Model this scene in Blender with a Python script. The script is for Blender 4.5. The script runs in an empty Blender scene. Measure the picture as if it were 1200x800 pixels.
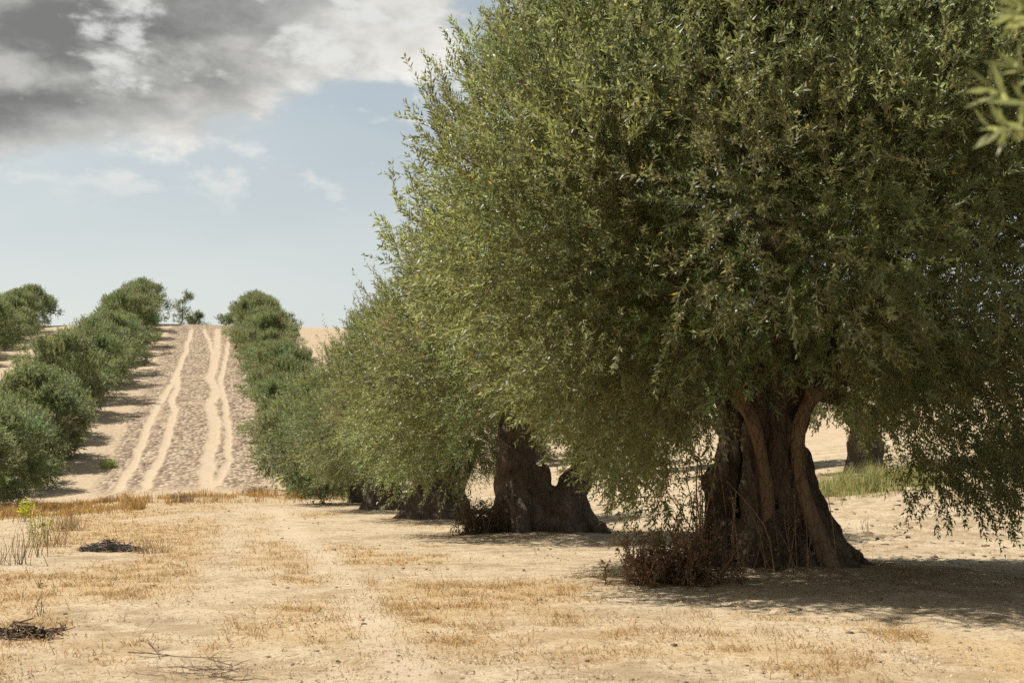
import bpy, math, random
import numpy as np
from mathutils import Vector, noise as mnoise

# ------------------------------------------------------------------ camera, sky, sun, exposure
scene = bpy.context.scene
COL = scene.collection
R = math.radians
CAM_H, PITCH, YAW, FPX = 0.86, 6.77, 13.5, 1450.0

cam_data = bpy.data.cameras.new('camera')
cam_data.sensor_width = 36.0
cam_data.lens = 36.0 * FPX / 1200.0
cam_data.clip_start = 0.05
cam_data.clip_end = 9000.0
cam_data.dof.use_dof = True
cam_data.dof.focus_distance = 15.0
cam_data.dof.aperture_fstop = 5.6
cam = bpy.data.objects.new('camera', cam_data)
COL.objects.link(cam)
cam.location = (0, 0, CAM_H)
cam.rotation_euler = (R(90 + PITCH), 0, R(-YAW))
scene.camera = cam

SUN_EL, SUN_AZ = 56.0, -50.0           # azimuth from +Y towards +X
world = bpy.data.worlds.new('World')
scene.world = world
world.use_nodes = True


def build_world():
    nt = world.node_tree
    nt.nodes.clear()
    N, L = nt.nodes, nt.links

    def mth(op, a, b=None, c=None, clamp=False):
        n = N.new('ShaderNodeMath')
        n.operation = op
        n.use_clamp = clamp
        for i, v in enumerate((a, b, c)):
            if v is None:
                continue
            if isinstance(v, (int, float)):
                n.inputs[i].default_value = v
            else:
                L.new(v, n.inputs[i])
        return n.outputs[0]

    def sstep(v, lo, hi):
        n = N.new('ShaderNodeMapRange')
        n.interpolation_type = 'SMOOTHSTEP'
        n.inputs['From Min'].default_value = lo
        n.inputs['From Max'].default_value = hi
        L.new(v, n.inputs['Value'])
        return n.outputs['Result']

    def mixc(fac, a, b):
        n = N.new('ShaderNodeMix')
        n.data_type = 'RGBA'
        n.clamp_factor = True
        if isinstance(fac, (int, float)):
            n.inputs[0].default_value = fac
        else:
            L.new(fac, n.inputs[0])
        for s, v in ((6, a), (7, b)):
            if isinstance(v, tuple):
                n.inputs[s].default_value = (*v, 1)
            else:
                L.new(v, n.inputs[s])
        return n.outputs[2]

    def noise(vec, scale, detail, rough, dist=0.0, off=(0, 0, 0)):
        m = N.new('ShaderNodeMapping')
        m.inputs['Location'].default_value = off
        L.new(vec, m.inputs['Vector'])
        n = N.new('ShaderNodeTexNoise')
        n.inputs['Scale'].default_value = scale
        n.inputs['Detail'].default_value = detail
        n.inputs['Roughness'].default_value = rough
        n.inputs['Distortion'].default_value = dist
        L.new(m.outputs[0], n.inputs['Vector'])
        return n.outputs[0]

    sky = N.new('ShaderNodeTexSky')
    sky.sky_type = 'NISHITA'
    sky.sun_disc = False
    sky.sun_elevation = R(SUN_EL)
    sky.sun_rotation = R(SUN_AZ)
    sky.altitude = 300
    sky.air_density = 1.0
    sky.dust_density = 2.5
    sky.ozone_density = 1.0

    tc = N.new('ShaderNodeTexCoord')
    sep = N.new('ShaderNodeSeparateXYZ')
    L.new(tc.outputs['Generated'], sep.inputs[0])
    z = mth('MAXIMUM', sep.outputs[2], 0.005)
    zz = mth('ADD', z, 0.10)
    px = mth('DIVIDE', sep.outputs[0], zz)
    py = mth('DIVIDE', sep.outputs[1], zz)
    comb = N.new('ShaderNodeCombineXYZ')
    L.new(px, comb.inputs[0])
    L.new(py, comb.inputs[1])
    P = comb.outputs[0]                       # a flat cloud deck seen from below
    # direction-space detail so the cloud keeps depth (billows) as well as its flat base
    comb2 = N.new('ShaderNodeCombineXYZ')
    L.new(mth('MULTIPLY', sep.outputs[0], 1.0), comb2.inputs[0])
    L.new(mth('MULTIPLY', sep.outputs[1], 1.0), comb2.inputs[1])
    L.new(mth('MULTIPLY', sep.outputs[2], 2.1), comb2.inputs[2])
    D = comb2.outputs[0]

    # thin high veil: optical depth grows towards the horizon
    veil_n = noise(P, 0.55, 5, 0.55, 0.4, (3.1, 1.7, 0))
    tau = mth('DIVIDE', mth('ADD', mth('MULTIPLY', veil_n, 0.34), 0.005), mth('ADD', z, 0.0))
    veil = mth('SUBTRACT', 1.0, mth('POWER', 2.718, mth('MULTIPLY', tau, -1.0)))
    tn = N.new('ShaderNodeMix')
    tn.data_type = 'RGBA'
    tn.blend_type = 'MULTIPLY'
    tn.inputs[0].default_value = 1.0
    L.new(sky.outputs[0], tn.inputs[6])
    tn.inputs[7].default_value = (1.0, 1.04, 0.93, 1)          # slightly dusty air
    base = mixc(veil, tn.outputs[2], VEIL)

    # main cumulus bank: lies up and to the left of the rows of trees
    az = mth('ARCTAN2', sep.outputs[0], sep.outputs[1])
    el = mth('ARCSINE', sep.outputs[2])
    edge = mth('MULTIPLY', mth('ADD', az, 0.155), -0.22)
    hgt = mth('SUBTRACT', el, mth('SUBTRACT', 0.238, edge))
    bank = mth('MULTIPLY', sstep(hgt, -0.05, 0.075), mth('SUBTRACT', 1.0, sstep(az, 0.13, 0.30)))

    def density(off):
        o = lambda t: (t[0] + off[0], t[1] + off[1], t[2] + off[2])
        big = noise(D, 3.2, 3, 0.5, 0.15, o((CLX, CLY, CLZ)))
        mid = noise(D, 8.5, 9, 0.58, 0.15, o((0.7, 5.2, 1.3)))
        return mth('ADD', mth('MULTIPLY', mth('SUBTRACT', big, 0.5), 1.1), mth('MULTIPLY', mth('SUBTRACT', mid, 0.5), 0.95))
    n0 = density((0, 0, 0))
    n1 = density((-0.03, 0.0, 0.055))             # a step towards the sun: thinner there means a lit flank
    dens = mth('ADD', mth('MULTIPLY', bank, 0.62), n0)
    cover = sstep(dens, 0.22, 0.40)
    relief = sstep(mth('SUBTRACT', n0, n1), -0.13, 0.17)
    thick = sstep(dens, 0.30, 0.72)
    lit = mixc(relief, CL_MID, CL_HI)
    dark = mixc(relief, CL_LO, CL_MID2)
    ccol = mixc(thick, lit, dark)
    col = mixc(mth('MULTIPLY', cover, 0.97), base, ccol)
    # small torn scraps of low cloud below the bank
    scr = noise(D, 13.0, 7, 0.55, 0.1, (4.4, 7.7, 2.2))
    band = mth('MULTIPLY', sstep(el, 0.20, 0.25), mth('SUBTRACT', 1.0, sstep(el, 0.36, 0.60)))
    scr_m = mth('MULTIPLY', sstep(scr, 0.54, 0.66), band)
    col = mixc(mth('MULTIPLY', scr_m, 0.85), col, CL_HI2)

    bg = N.new('ShaderNodeBackground')
    bg.inputs['Strength'].default_value = 0.060
    L.new(col, bg.inputs['Color'])
    out = N.new('ShaderNodeOutputWorld')
    L.new(bg.outputs[0], out.inputs[0])


VEIL = (7.9, 8.1, 7.7)
CL_HI = (9.6, 9.4, 8.8)
CL_HI2 = (7.8, 7.9, 7.6)
CL_MID = (5.6, 5.6, 5.35)
CL_MID2 = (5.4, 5.35, 5.05)
CL_LO = (2.0, 2.0, 1.9)
CLX, CLY, CLZ = 1.3, 2.4, 0.6
build_world()

sun_data = bpy.data.lights.new('sun', 'SUN')
sun_data.energy = 5.0
sun_data.angle = R(0.53)
sun_data.color = (1.0, 0.945, 0.86)
sun = bpy.data.objects.new('sun', sun_data)
COL.objects.link(sun)
sdir = Vector((math.sin(R(SUN_AZ)) * math.cos(R(SUN_EL)), math.cos(R(SUN_AZ)) * math.cos(R(SUN_EL)), math.sin(R(SUN_EL))))
sun.rotation_euler = sdir.to_track_quat('Z', 'Y').to_euler()
sun.location = (-20, 20, 40)

vs = scene.view_settings
vs.view_transform = 'Standard'
vs.look = 'None'
vs.exposure = 0.75
vs.gamma = 1.0
vs.use_curve_mapping = False
scene.cycles.max_bounces = 7
scene.cycles.transparent_max_bounces = 4
scene.cycles.transmission_bounces = 4
scene.cycles.diffuse_bounces = 4
scene.cycles.use_denoising = False

rng = np.random.default_rng(7)
random.seed(7)

# ------------------------------------------------------------------ helpers
_perm = np.random.default_rng(11).permutation(512).astype(np.int64)
_perm = np.concatenate([_perm, _perm, _perm])
_gx = np.cos(np.arange(512) * 2.399963)
_gy = np.sin(np.arange(512) * 2.399963)


def perlin(x, y, seed=0):
    x = np.asarray(x, float) + seed * 17.31
    y = np.asarray(y, float) + seed * 9.77
    xi = np.floor(x).astype(np.int64)
    yi = np.floor(y).astype(np.int64)
    xf, yf = x - xi, y - yi
    u = xf * xf * xf * (xf * (xf * 6 - 15) + 10)
    v = yf * yf * yf * (yf * (yf * 6 - 15) + 10)

    def g(ix, iy, fx, fy):
        h = _perm[(_perm[ix & 511] + iy) & 511]
        return _gx[h] * fx + _gy[h] * fy
    a = g(xi, yi, xf, yf)
    b = g(xi + 1, yi, xf - 1, yf)
    c = g(xi, yi + 1, xf, yf - 1)
    d = g(xi + 1, yi + 1, xf - 1, yf - 1)
    return (a + u * (b - a)) * (1 - v) + (c + u * (d - c)) * v


def fbm(x, y, octs, seed=0, gain=0.5, lac=2.03):
    s, a = 0.0, 1.0
    for o in range(octs):
        s = s + a * perlin(x, y, seed + o * 3)
        x, y = x * lac, y * lac
        a *= gain
    return s


def sm(v, lo, hi):
    t = np.clip((np.asarray(v, float) - lo) / (hi - lo), 0, 1)
    return t * t * (3 - 2 * t)


def unit(v):
    return v / np.maximum(np.linalg.norm(v, axis=-1, keepdims=True), 1e-9)


def mesh_np(name, verts, quads=None, tris=None, tint=None, mat_idx=None, smooth=False, attr='tint'):
    """mesh from numpy arrays; tint is one rgba per vertex"""
    me = bpy.data.meshes.new(name)
    verts = np.asarray(verts, np.float32)
    nq = 0 if quads is None else len(quads)
    nt = 0 if tris is None else len(tris)
    idx = []
    if nq:
        idx.append(np.asarray(quads, np.int32).ravel())
    if nt:
        idx.append(np.asarray(tris, np.int32).ravel())
    idx = np.concatenate(idx)
    me.vertices.add(len(verts))
    me.vertices.foreach_set('co', verts.ravel())
    me.loops.add(len(idx))
    me.loops.foreach_set('vertex_index', idx)
    me.polygons.add(nq + nt)
    starts = np.concatenate([np.arange(nq) * 4, nq * 4 + np.arange(nt) * 3]).astype(np.int32)
    me.polygons.foreach_set('loop_start', starts)
    if smooth:
        me.polygons.foreach_set('use_smooth', np.ones(nq + nt, bool))
    if mat_idx is not None:
        me.polygons.foreach_set('material_index', np.asarray(mat_idx, np.int32))
    if tint is not None:
        at = me.attributes.new(attr, 'FLOAT_COLOR', 'POINT')
        at.data.foreach_set('color', np.asarray(tint, np.float32).ravel())
    me.update(calc_edges=True)
    return me


def add(name, me, mats, parent=None, loc=None, label=None, cat=None, group=None, kind=None):
    o = bpy.data.objects.new(name, me)
    COL.objects.link(o)
    if me is not None and mats:
        if not len(me.materials):
            for m in (mats if isinstance(mats, (list, tuple)) else [mats]):
                me.materials.append(m)
    if parent is not None:
        o.parent = parent
    if loc is not None:
        o.location = loc
    for k, v in (('label', label), ('category', cat), ('group', group), ('kind', kind)):
        if v:
            o[k] = v
    return o


def thing(name, label, cat, loc, rotz=0.0, group=None):
    o = add(name, None, None, None, loc, label, cat, group)
    o.rotation_euler = (0, 0, rotz)
    o.empty_display_size = 0.3
    return o


class Geo:
    """collects tubes, leaves and blades, then becomes one mesh"""

    def __init__(self):
        self.v, self.q, self.t, self.c, self.mq, self.mt = [], [], [], [], [], []
        self.n = 0

    def put(self, v, quads=None, tris=None, col=(1, 1, 1, 1), mat=0):
        v = np.asarray(v, float).reshape(-1, 3)
        self.v.append(v)
        c = np.asarray(col, float)
        self.c.append(np.broadcast_to(c, (len(v), 4)) if c.ndim == 1 else c)
        if quads is not None and len(quads):
            q = np.asarray(quads) + self.n
            self.q.append(q)
            self.mq.append(np.full(len(q), mat))
        if tris is not None and len(tris):
            t = np.asarray(tris) + self.n
            self.t.append(t)
            self.mt.append(np.full(len(t), mat))
        self.n += len(v)

    def tube(self, pts, rad, sides=8, col=(1, 1, 1, 1), mat=0, cap=True, wob=0.0, seed=0):
        pts = np.asarray(pts, float)
        rad = np.asarray(rad, float)
        k = len(pts)
        tang = np.gradient(pts, axis=0)
        tang = unit(tang)
        ref = np.array([0.31, 0.95, 0.1]) if abs(tang[0][2]) > 0.7 else np.array([0, 0, 1.0])
        s = unit(np.cross(tang, ref))
        t = np.cross(tang, s)
        a = np.linspace(0, 2 * np.pi, sides, endpoint=False)
        rr = rad[:, None] * np.ones((1, sides))
        if wob:
            rr = rr * (1 + wob * np.array([[perlin(math.cos(x) * 1.7 + seed, i * .35 + math.sin(x) * 1.7) for x in a] for i in range(k)]))
        ring = pts[:, None, :] + rr[..., None] * (np.cos(a)[None, :, None] * s[:, None, :] + np.sin(a)[None, :, None] * t[:, None, :])
        i, j = np.meshgrid(np.arange(k - 1), np.arange(sides), indexing='ij')
        jn = (j + 1) % sides
        q = np.stack([i * sides + j, i * sides + jn, (i + 1) * sides + jn, (i + 1) * sides + j], -1).reshape(-1, 4)
        v = ring.reshape(-1, 3)
        tris = None
        if cap:
            v = np.concatenate([v, pts[:1], pts[-1:]])
            b = k * sides
            jj = np.arange(sides)
            tris = np.concatenate([np.stack([np.full(sides, b), (jj + 1) % sides, jj], -1),
                                   np.stack([np.full(sides, b + 1), (k - 1) * sides + jj, (k - 1) * sides + (jj + 1) % sides], -1)])
        self.put(v, q, tris, col, mat)

    def mesh(self, name, smooth=False):
        q = np.concatenate(self.q) if self.q else None
        t = np.concatenate(self.t) if self.t else None
        m = np.concatenate(self.mq + self.mt)
        return mesh_np(name, np.concatenate(self.v), q, t, np.concatenate(self.c), m, smooth)


def spline(pts, n):
    """Catmull-Rom through points (rows of any width)"""
    p = np.asarray(pts, float)
    p = np.concatenate([2 * p[:1] - p[1:2], p, 2 * p[-1:] - p[-2:-1]])
    out = []
    for u in np.linspace(0, len(pts) - 1 - 1e-6, n):
        i = int(u)
        t = u - i
        a, b, c, d = p[i], p[i + 1], p[i + 2], p[i + 3]
        out.append(.5 * (2 * b + (c - a) * t + (2 * a - 5 * b + 4 * c - d) * t * t + (3 * b - a - 3 * c + d) * t ** 3))
    return np.array(out)


# ------------------------------------------------------------------ the lie of the land
ROW_X, ROW_Y0, STEP = 5.55, 11.5, 10.0
LEFT_X = -11.4
_py = np.array([-400, -50, 0, 13, 30, 45, 58, 66, 74, 82, 92, 102, 112, 122, 132, 142, 152, 162, 172, 182, 190, 196, 202, 212, 240, 300, 500, 3000], float)
_pz = np.array([-2, 0, 0, 0.0, .02, .12, .30, .50, .95, 2.3, 4.4, 6.5, 8.5, 10.5, 12.5, 14.5, 16.5, 18.6, 20.8, 23.1, 25.0, 26.1, 26.7, 26.8, 25, 18, 5, -60], float)


def _smooth_profile():
    ys = np.concatenate([np.linspace(-400, 0, 81)[:-1], np.linspace(0, 320, 641), np.linspace(325, 3000, 120)])
    zs = np.interp(ys, _py, _pz)
    m = (ys >= 0) & (ys <= 320)
    z = zs[m]
    k = np.hanning(21)
    k /= k.sum()
    zp = np.pad(z, 10, mode='edge')
    z2 = np.convolve(zp, k, 'valid')
    zs[m] = z2
    return ys, zs


PY, PZ = _smooth_profile()
NEAR_TREES = [(ROW_X, ROW_Y0 + STEP * i) for i in range(5)]


def land(x, y):
    """broad terrain height"""
    x = np.asarray(x, float)
    y = np.asarray(y, float)
    z = np.interp(y, PY, PZ)
    # the field lifts gently away to the right, and dips to the left in the valley
    z = z + .115 * np.clip(x - 8.5, 0, 60) * sm(y, 13, 30) * (1 - .85 * sm(y, 70, 190))
    z = z + .055 * np.clip(x + 1.0, -40, 0) * sm(y, 14, 40) * (1 - .8 * sm(y, 80, 190))
    z = z - .05 * np.clip(-x - 12, 0, 60) * sm(y, 120, 190)
    # slow swells
    z = z + .05 * fbm(x * .11, y * .11, 2, 5) * sm(y, 6, 20)
    z = z + .35 * fbm(x * .03, y * .035, 2, 8) * sm(y, 80, 120) * (1 - sm(y, 170, 190))
    # cultivation mounds round the old trunks
    for i, (tx, ty) in enumerate(NEAR_TREES):
        d2 = (x - tx) ** 2 + (y - ty) ** 2
        z = z + (.15 if i == 0 else .10) * np.exp(-d2 / (1.5 ** 2 if i == 0 else 1.7 ** 2))
    # little bank where the field ends and the hillside begins
    b = y - (57 + .45 * x)
    z = z + .22 * np.exp(-(b / 2.2) ** 2) * (np.abs(x) < 60)
    return z


def hz(x, y):
    return float(land(np.array([x]), np.array([y]))[0])


_p, _a = R(PITCH), R(YAW)
CF = np.array([math.sin(_a) * math.cos(_p), math.cos(_a) * math.cos(_p), math.sin(_p)])
CR = np.array([math.cos(_a), -math.sin(_a), 0.0])
CU = np.cross(CR, CF)
CO = np.array([0, 0, CAM_H])


def ground_at(px, py, tmax=260.0):
    """where the sight line through a photo pixel meets the ground"""
    v = CF + (px - 600) / FPX * CR - (py - 400) / FPX * CU
    t = np.arange(2.0, tmax, .05)
    p = CO + t[:, None] * v
    below = p[:, 2] < land(p[:, 0], p[:, 1])
    k = int(np.argmax(below)) if below.any() else len(t) - 1
    return p[k]


# wheel tracks up the hillside lane: X as a function of Y, read off the picture
def track(pix):
    g = np.array([ground_at(a, b) for a, b in pix])
    g = g[np.argsort(g[:, 1])]
    return g[:, 1], g[:, 0]


TRACKS = [
    (track([(129, 579), (156, 546), (170, 507), (187, 471), (201, 450), (210, 429), (218, 408), (224, 388)]), .27),
    (track([(163, 576), (189, 534), (205, 482), (200, 468), (208, 455), (206, 440), (214, 420)]), .27),
    (track([(240, 572), (246, 528), (252, 495), (246, 474), (253, 459), (246, 441), (253, 417), (255, 388)]), .42),
    (track([(240, 578), (267, 540), (267, 504), (264, 474), (258, 447), (264, 420), (270, 388)]), .24),
    (track([(249, 420), (247, 405), (240, 388)]), .22),
]


def track_mask(x, y):
    m = np.zeros_like(x)
    for (ty, tx), w in TRACKS:
        wob = .15 * perlin(y * .16, np.zeros_like(y), 3 + w * 90) + .2 * perlin(y * .45, np.zeros_like(y), 9 + w * 70)
        c = np.interp(y, ty, tx) + wob
        ins = sm(y, ty[0] - 1.5, ty[0]) * (1 - sm(y, ty[-1], ty[-1] + 6))
        ww = w * (1 + .35 * perlin(y * .3, x * 0, 21))
        m = np.maximum(m, ins * (1 - sm(np.abs(x - c), ww * .45, ww * 1.6)))
    return m


# ------------------------------------------------------------------ materials
def new_mat(name):
    m = bpy.data.materials.new(name)
    m.use_nodes = True
    nt = m.node_tree
    nt.nodes.clear()
    out = nt.nodes.new('ShaderNodeOutputMaterial')
    return m, nt, out


def nd(nt, t, **kw):
    n = nt.nodes.new(t)
    for k, v in kw.items():
        setattr(n, k, v)
    return n


def n_noise(nt, vec, scale, detail=4, rough=.55, dist=0.0):
    n = nd(nt, 'ShaderNodeTexNoise')
    n.inputs['Scale'].default_value = scale
    n.inputs['Detail'].default_value = detail
    n.inputs['Roughness'].default_value = rough
    n.inputs['Distortion'].default_value = dist
    if vec is not None:
        nt.links.new(vec, n.inputs['Vector'])
    return n.outputs[0]


def n_map(nt, vec, scale):
    m = nd(nt, 'ShaderNodeMapping')
    m.inputs['Scale'].default_value = scale
    nt.links.new(vec, m.inputs['Vector'])
    return m.outputs[0]


def n_range(nt, v, lo, hi, a=0.0, b=1.0):
    n = nd(nt, 'ShaderNodeMapRange')
    n.interpolation_type = 'SMOOTHSTEP'
    for k, q in (('From Min', lo), ('From Max', hi), ('To Min', a), ('To Max', b)):
        n.inputs[k].default_value = q
    nt.links.new(v, n.inputs['Value'])
    return n.outputs['Result']


def n_mix(nt, fac, a, b, blend='MIX'):
    n = nd(nt, 'ShaderNodeMix', data_type='RGBA', blend_type=blend)
    if isinstance(fac, (int, float)):
        n.inputs[0].default_value = fac
    else:
        nt.links.new(fac, n.inputs[0])
    for s, v in ((6, a), (7, b)):
        if isinstance(v, tuple):
            n.inputs[s].default_value = (*v[:3], 1)
        else:
            nt.links.new(v, n.inputs[s])
    return n.outputs[2]


def n_math(nt, op, a, b=None):
    n = nd(nt, 'ShaderNodeMath', operation=op)
    for i, v in enumerate((a, b)):
        if v is None:
            continue
        if isinstance(v, (int, float)):
            n.inputs[i].default_value = v
        else:
            nt.links.new(v, n.inputs[i])
    return n.outputs[0]


def leaf_material(name, base, trans, tr=.4, rough=.42, spec=.5):
    m, nt, out = new_mat(name)
    at = nd(nt, 'ShaderNodeAttribute', attribute_name='tint')
    p = nd(nt, 'ShaderNodeBsdfPrincipled')
    nt.links.new(n_mix(nt, 1.0, at.outputs['Color'], base, 'MULTIPLY'), p.inputs['Base Color'])
    p.inputs['Roughness'].default_value = rough
    p.inputs['Specular IOR Level'].default_value = spec
    t = nd(nt, 'ShaderNodeBsdfTranslucent')
    nt.links.new(n_mix(nt, 1.0, at.outputs['Color'], trans, 'MULTIPLY'), t.inputs['Color'])
    mx = nd(nt, 'ShaderNodeMixShader')
    mx.inputs[0].default_value = tr
    nt.links.new(p.outputs[0], mx.inputs[1])
    nt.links.new(t.outputs[0], mx.inputs[2])
    nt.links.new(mx.outputs[0], out.inputs[0])
    return m


def tint_material(name, rough=.8, noise_scale=30.0, amt=.5):
    """plain dry matter: vertex tint with fine mottling"""
    m, nt, out = new_mat(name)
    at = nd(nt, 'ShaderNodeAttribute', attribute_name='tint')
    tc = nd(nt, 'ShaderNodeTexCoord')
    nz = n_noise(nt, tc.outputs['Object'], noise_scale, 4)
    f = n_range(nt, nz, .3, .7, 1 - amt, 1 + amt * .4)
    c = nd(nt, 'ShaderNodeCombineColor')
    for i in range(3):
        nt.links.new(f, c.inputs[i])
    p = nd(nt, 'ShaderNodeBsdfPrincipled')
    nt.links.new(n_mix(nt, 1.0, at.outputs['Color'], c.outputs[0], 'MULTIPLY'), p.inputs['Base Color'])
    p.inputs['Roughness'].default_value = rough
    p.inputs['Specular IOR Level'].default_value = .25
    nt.links.new(p.outputs[0], out.inputs[0])
    return m


def bark_material(name, c_dark, c_mid, c_light, vscale=1.0, bump=.6):
    m, nt, out = new_mat(name)
    tc = nd(nt, 'ShaderNodeTexCoord')
    v = n_map(nt, tc.outputs['Object'], (1, 1, .38))
    n1 = n_noise(nt, v, 9 * vscale, 7, .62, .6)
    n2 = n_noise(nt, tc.outputs['Object'], 3.0 * vscale, 4, .5)
    vo = nd(nt, 'ShaderNodeTexVoronoi', feature='DISTANCE_TO_EDGE')
    vo.inputs['Scale'].default_value = 15 * vscale
    nt.links.new(v, vo.inputs['Vector'])
    c = n_mix(nt, n_range(nt, n1, .34, .42), c_dark, c_mid)
    c = n_mix(nt, n_range(nt, n2, .48, .72, 0, .7), c, c_light)
    crack = n_range(nt, vo.outputs[0], .0, .12)
    c = n_mix(nt, n_range(nt, vo.outputs[0], .0, .08, .55, 0), c, c_dark)
    p = nd(nt, 'ShaderNodeBsdfPrincipled')
    nt.links.new(c, p.inputs['Base Color'])
    p.inputs['Roughness'].default_value = .9
    p.inputs['Specular IOR Level'].default_value = .2
    hgt = n_math(nt, 'ADD', n_math(nt, 'MULTIPLY', crack, .5), n1)
    b = nd(nt, 'ShaderNodeBump')
    b.inputs['Strength'].default_value = bump
    b.inputs['Distance'].default_value = .03
    nt.links.new(hgt, b.inputs['Height'])
    nt.links.new(b.outputs[0], p.inputs['Normal'])
    nt.links.new(p.outputs[0], out.inputs[0])
    return m


def ground_material():
    m, nt, out = new_mat('dry_earth')
    geo = nd(nt, 'ShaderNodeNewGeometry')
    P = geo.outputs['Position']
    at = nd(nt, 'ShaderNodeAttribute', attribute_name='zone')
    sp = nd(nt, 'ShaderNodeSeparateColor')
    nt.links.new(at.outputs['Color'], sp.inputs[0])
    trk, plough, straw = sp.outputs[0], sp.outputs[1], sp.outputs[2]
    far = at.outputs['Alpha']
    big = n_noise(nt, P, .35, 5, .6)
    med = n_noise(nt, P, 2.6, 6, .62, .4)
    fine = n_noise(nt, P, 22, 6, .65)
    grit = n_noise(nt, P, 90, 3, .6)
    # pale crusted soil, tan where disturbed
    soil = n_mix(nt, n_range(nt, med, .38, .60), (.50, .405, .275), (.33, .25, .155))
    soil = n_mix(nt, n_range(nt, big, .42, .60, 0, .65), soil, (.55, .455, .32))
    # fallen straw between the living tufts
    sv = n_map(nt, P, (1.0, .35, 1.0))
    fib = n_noise(nt, sv, 55, 4, .7, .8)
    st = n_mix(nt, n_range(nt, fib, .38, .42), (.25, .16, .075), (.48, .345, .18))
    strawf = n_math(nt, 'MULTIPLY', straw, n_range(nt, med, .30, .60, .25, .95))
    soil = n_mix(nt, strawf, soil, st)
    soil = n_mix(nt, n_range(nt, fine, .50, .64, 0, .75), soil, (.24, .17, .10))
    soil = n_mix(nt, n_range(nt, grit, .56, .68, 0, .55), soil, (.20, .145, .09))
    # ploughed clods on the hillside
    vo = nd(nt, 'ShaderNodeTexVoronoi')
    vo.inputs['Scale'].default_value = 3.6
    vo.inputs['Randomness'].default_value = 1.0
    nt.links.new(n_map(nt, P, (1.0, .62, 0.62)), vo.inputs['Vector'])
    vs_ = nd(nt, 'ShaderNodeSeparateColor')
    nt.links.new(vo.outputs['Color'], vs_.inputs[0])
    clod = n_mix(nt, n_range(nt, vs_.outputs[0], .25, .85), (.19, .14, .095), (.47, .375, .27))
    clod = n_mix(nt, n_range(nt, n_noise(nt, P, 3.5, 4, .6), .40, .62, 0, .5), clod, (.30, .215, .15))
    pl_f = n_math(nt, 'MULTIPLY', plough, n_range(nt, big, .25, .5, .6, 1.0))
    soil = n_mix(nt, pl_f, soil, clod)
    # hill soil is pinker and paler than the field
    hill = n_mix(nt, n_range(nt, med, .35, .65), (.48, .38, .26), (.42, .32, .21))
    soil = n_mix(nt, n_math(nt, 'MULTIPLY', far, n_math(nt, 'SUBTRACT', 1.0, pl_f)), soil, hill)
    tn = n_noise(nt, P, 2.4, 6, .7)
    trk = n_range(nt, n_math(nt, 'ADD', trk, n_math(nt, 'MULTIPLY', n_math(nt, 'SUBTRACT', tn, .5), 1.5)), .25, .95, 0, .68)
    soil = n_mix(nt, trk, soil, n_mix(nt, n_range(nt, tn, .35, .65), (.47, .375, .265), (.53, .44, .32)))
    p = nd(nt, 'ShaderNodeBsdfPrincipled')
    soil = n_mix(nt, 1.0, soil, (.80, .79, .775), 'MULTIPLY')
    nt.links.new(soil, p.inputs['Base Color'])
    p.inputs['Roughness'].default_value = .95
    p.inputs['Specular IOR Level'].default_value = .12
    hsum = n_math(nt, 'ADD', n_math(nt, 'MULTIPLY', fine, .6), n_math(nt, 'MULTIPLY', grit, .25))
    b1 = nd(nt, 'ShaderNodeBump')
    b1.inputs['Strength'].default_value = .8
    b1.inputs['Distance'].default_value = .03
    nt.links.new(hsum, b1.inputs['Height'])
    b2 = nd(nt, 'ShaderNodeBump')
    b2.inputs['Distance'].default_value = .22
    nt.links.new(n_math(nt, 'MULTIPLY', pl_f, .9), b2.inputs['Strength'])
    nt.links.new(vo.outputs['Distance'], b2.inputs['Height'])
    b2.invert = True
    nt.links.new(b1.outputs[0], b2.inputs['Normal'])
    nt.links.new(b2.outputs[0], p.inputs['Normal'])
    nt.links.new(p.outputs[0], out.inputs[0])
    return m


M_GROUND = ground_material()
M_LEAF = leaf_material('olive_leaf', (.160, .176, .084), (.27, .292, .096), .41, .50, .45)
M_LEAF_FAR = leaf_material('hillside_olive_leaf', (.165, .19, .105), (.25, .285, .10), .40, .55, .35)
M_TWIG = tint_material('twig_bark', .85, 40)
M_BARK = bark_material('old_olive_bark', (.028, .021, .016), (.095, .073, .056), (.19, .15, .118))
M_SMOOTH = bark_material('smooth_olive_bark', (.10, .066, .044), (.22, .15, .098), (.29, .215, .15), .9, .6)
M_STRAW = leaf_material('dry_straw', (.45, .315, .150), (.39, .265, .11), .35, .6, .25)
M_GREENGRASS = leaf_material('pale_green_grass', (.29, .31, .15), (.32, .36, .13), .4, .5, .3)
M_DRYLEAF = leaf_material('dry_leaf', (.22, .145, .09), (.26, .16, .08), .3, .7, .2)
M_WEED = leaf_material('green_weed', (.16, .20, .06), (.3, .34, .05), .4, .5, .3)
M_CLOD = tint_material('earth_clod', .95, 60, .35)
M_STICK = tint_material('dead_stick', .9, 60)


# ------------------------------------------------------------------ ground
def grow(a, b, s0, s1):
    """positions from a to b with step growing s0 -> s1"""
    out, p = [a], a
    while p < b:
        f = (p - a) / (b - a)
        p += s0 + (s1 - s0) * f
        out.append(p)
    out[-1] = b
    return out


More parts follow.
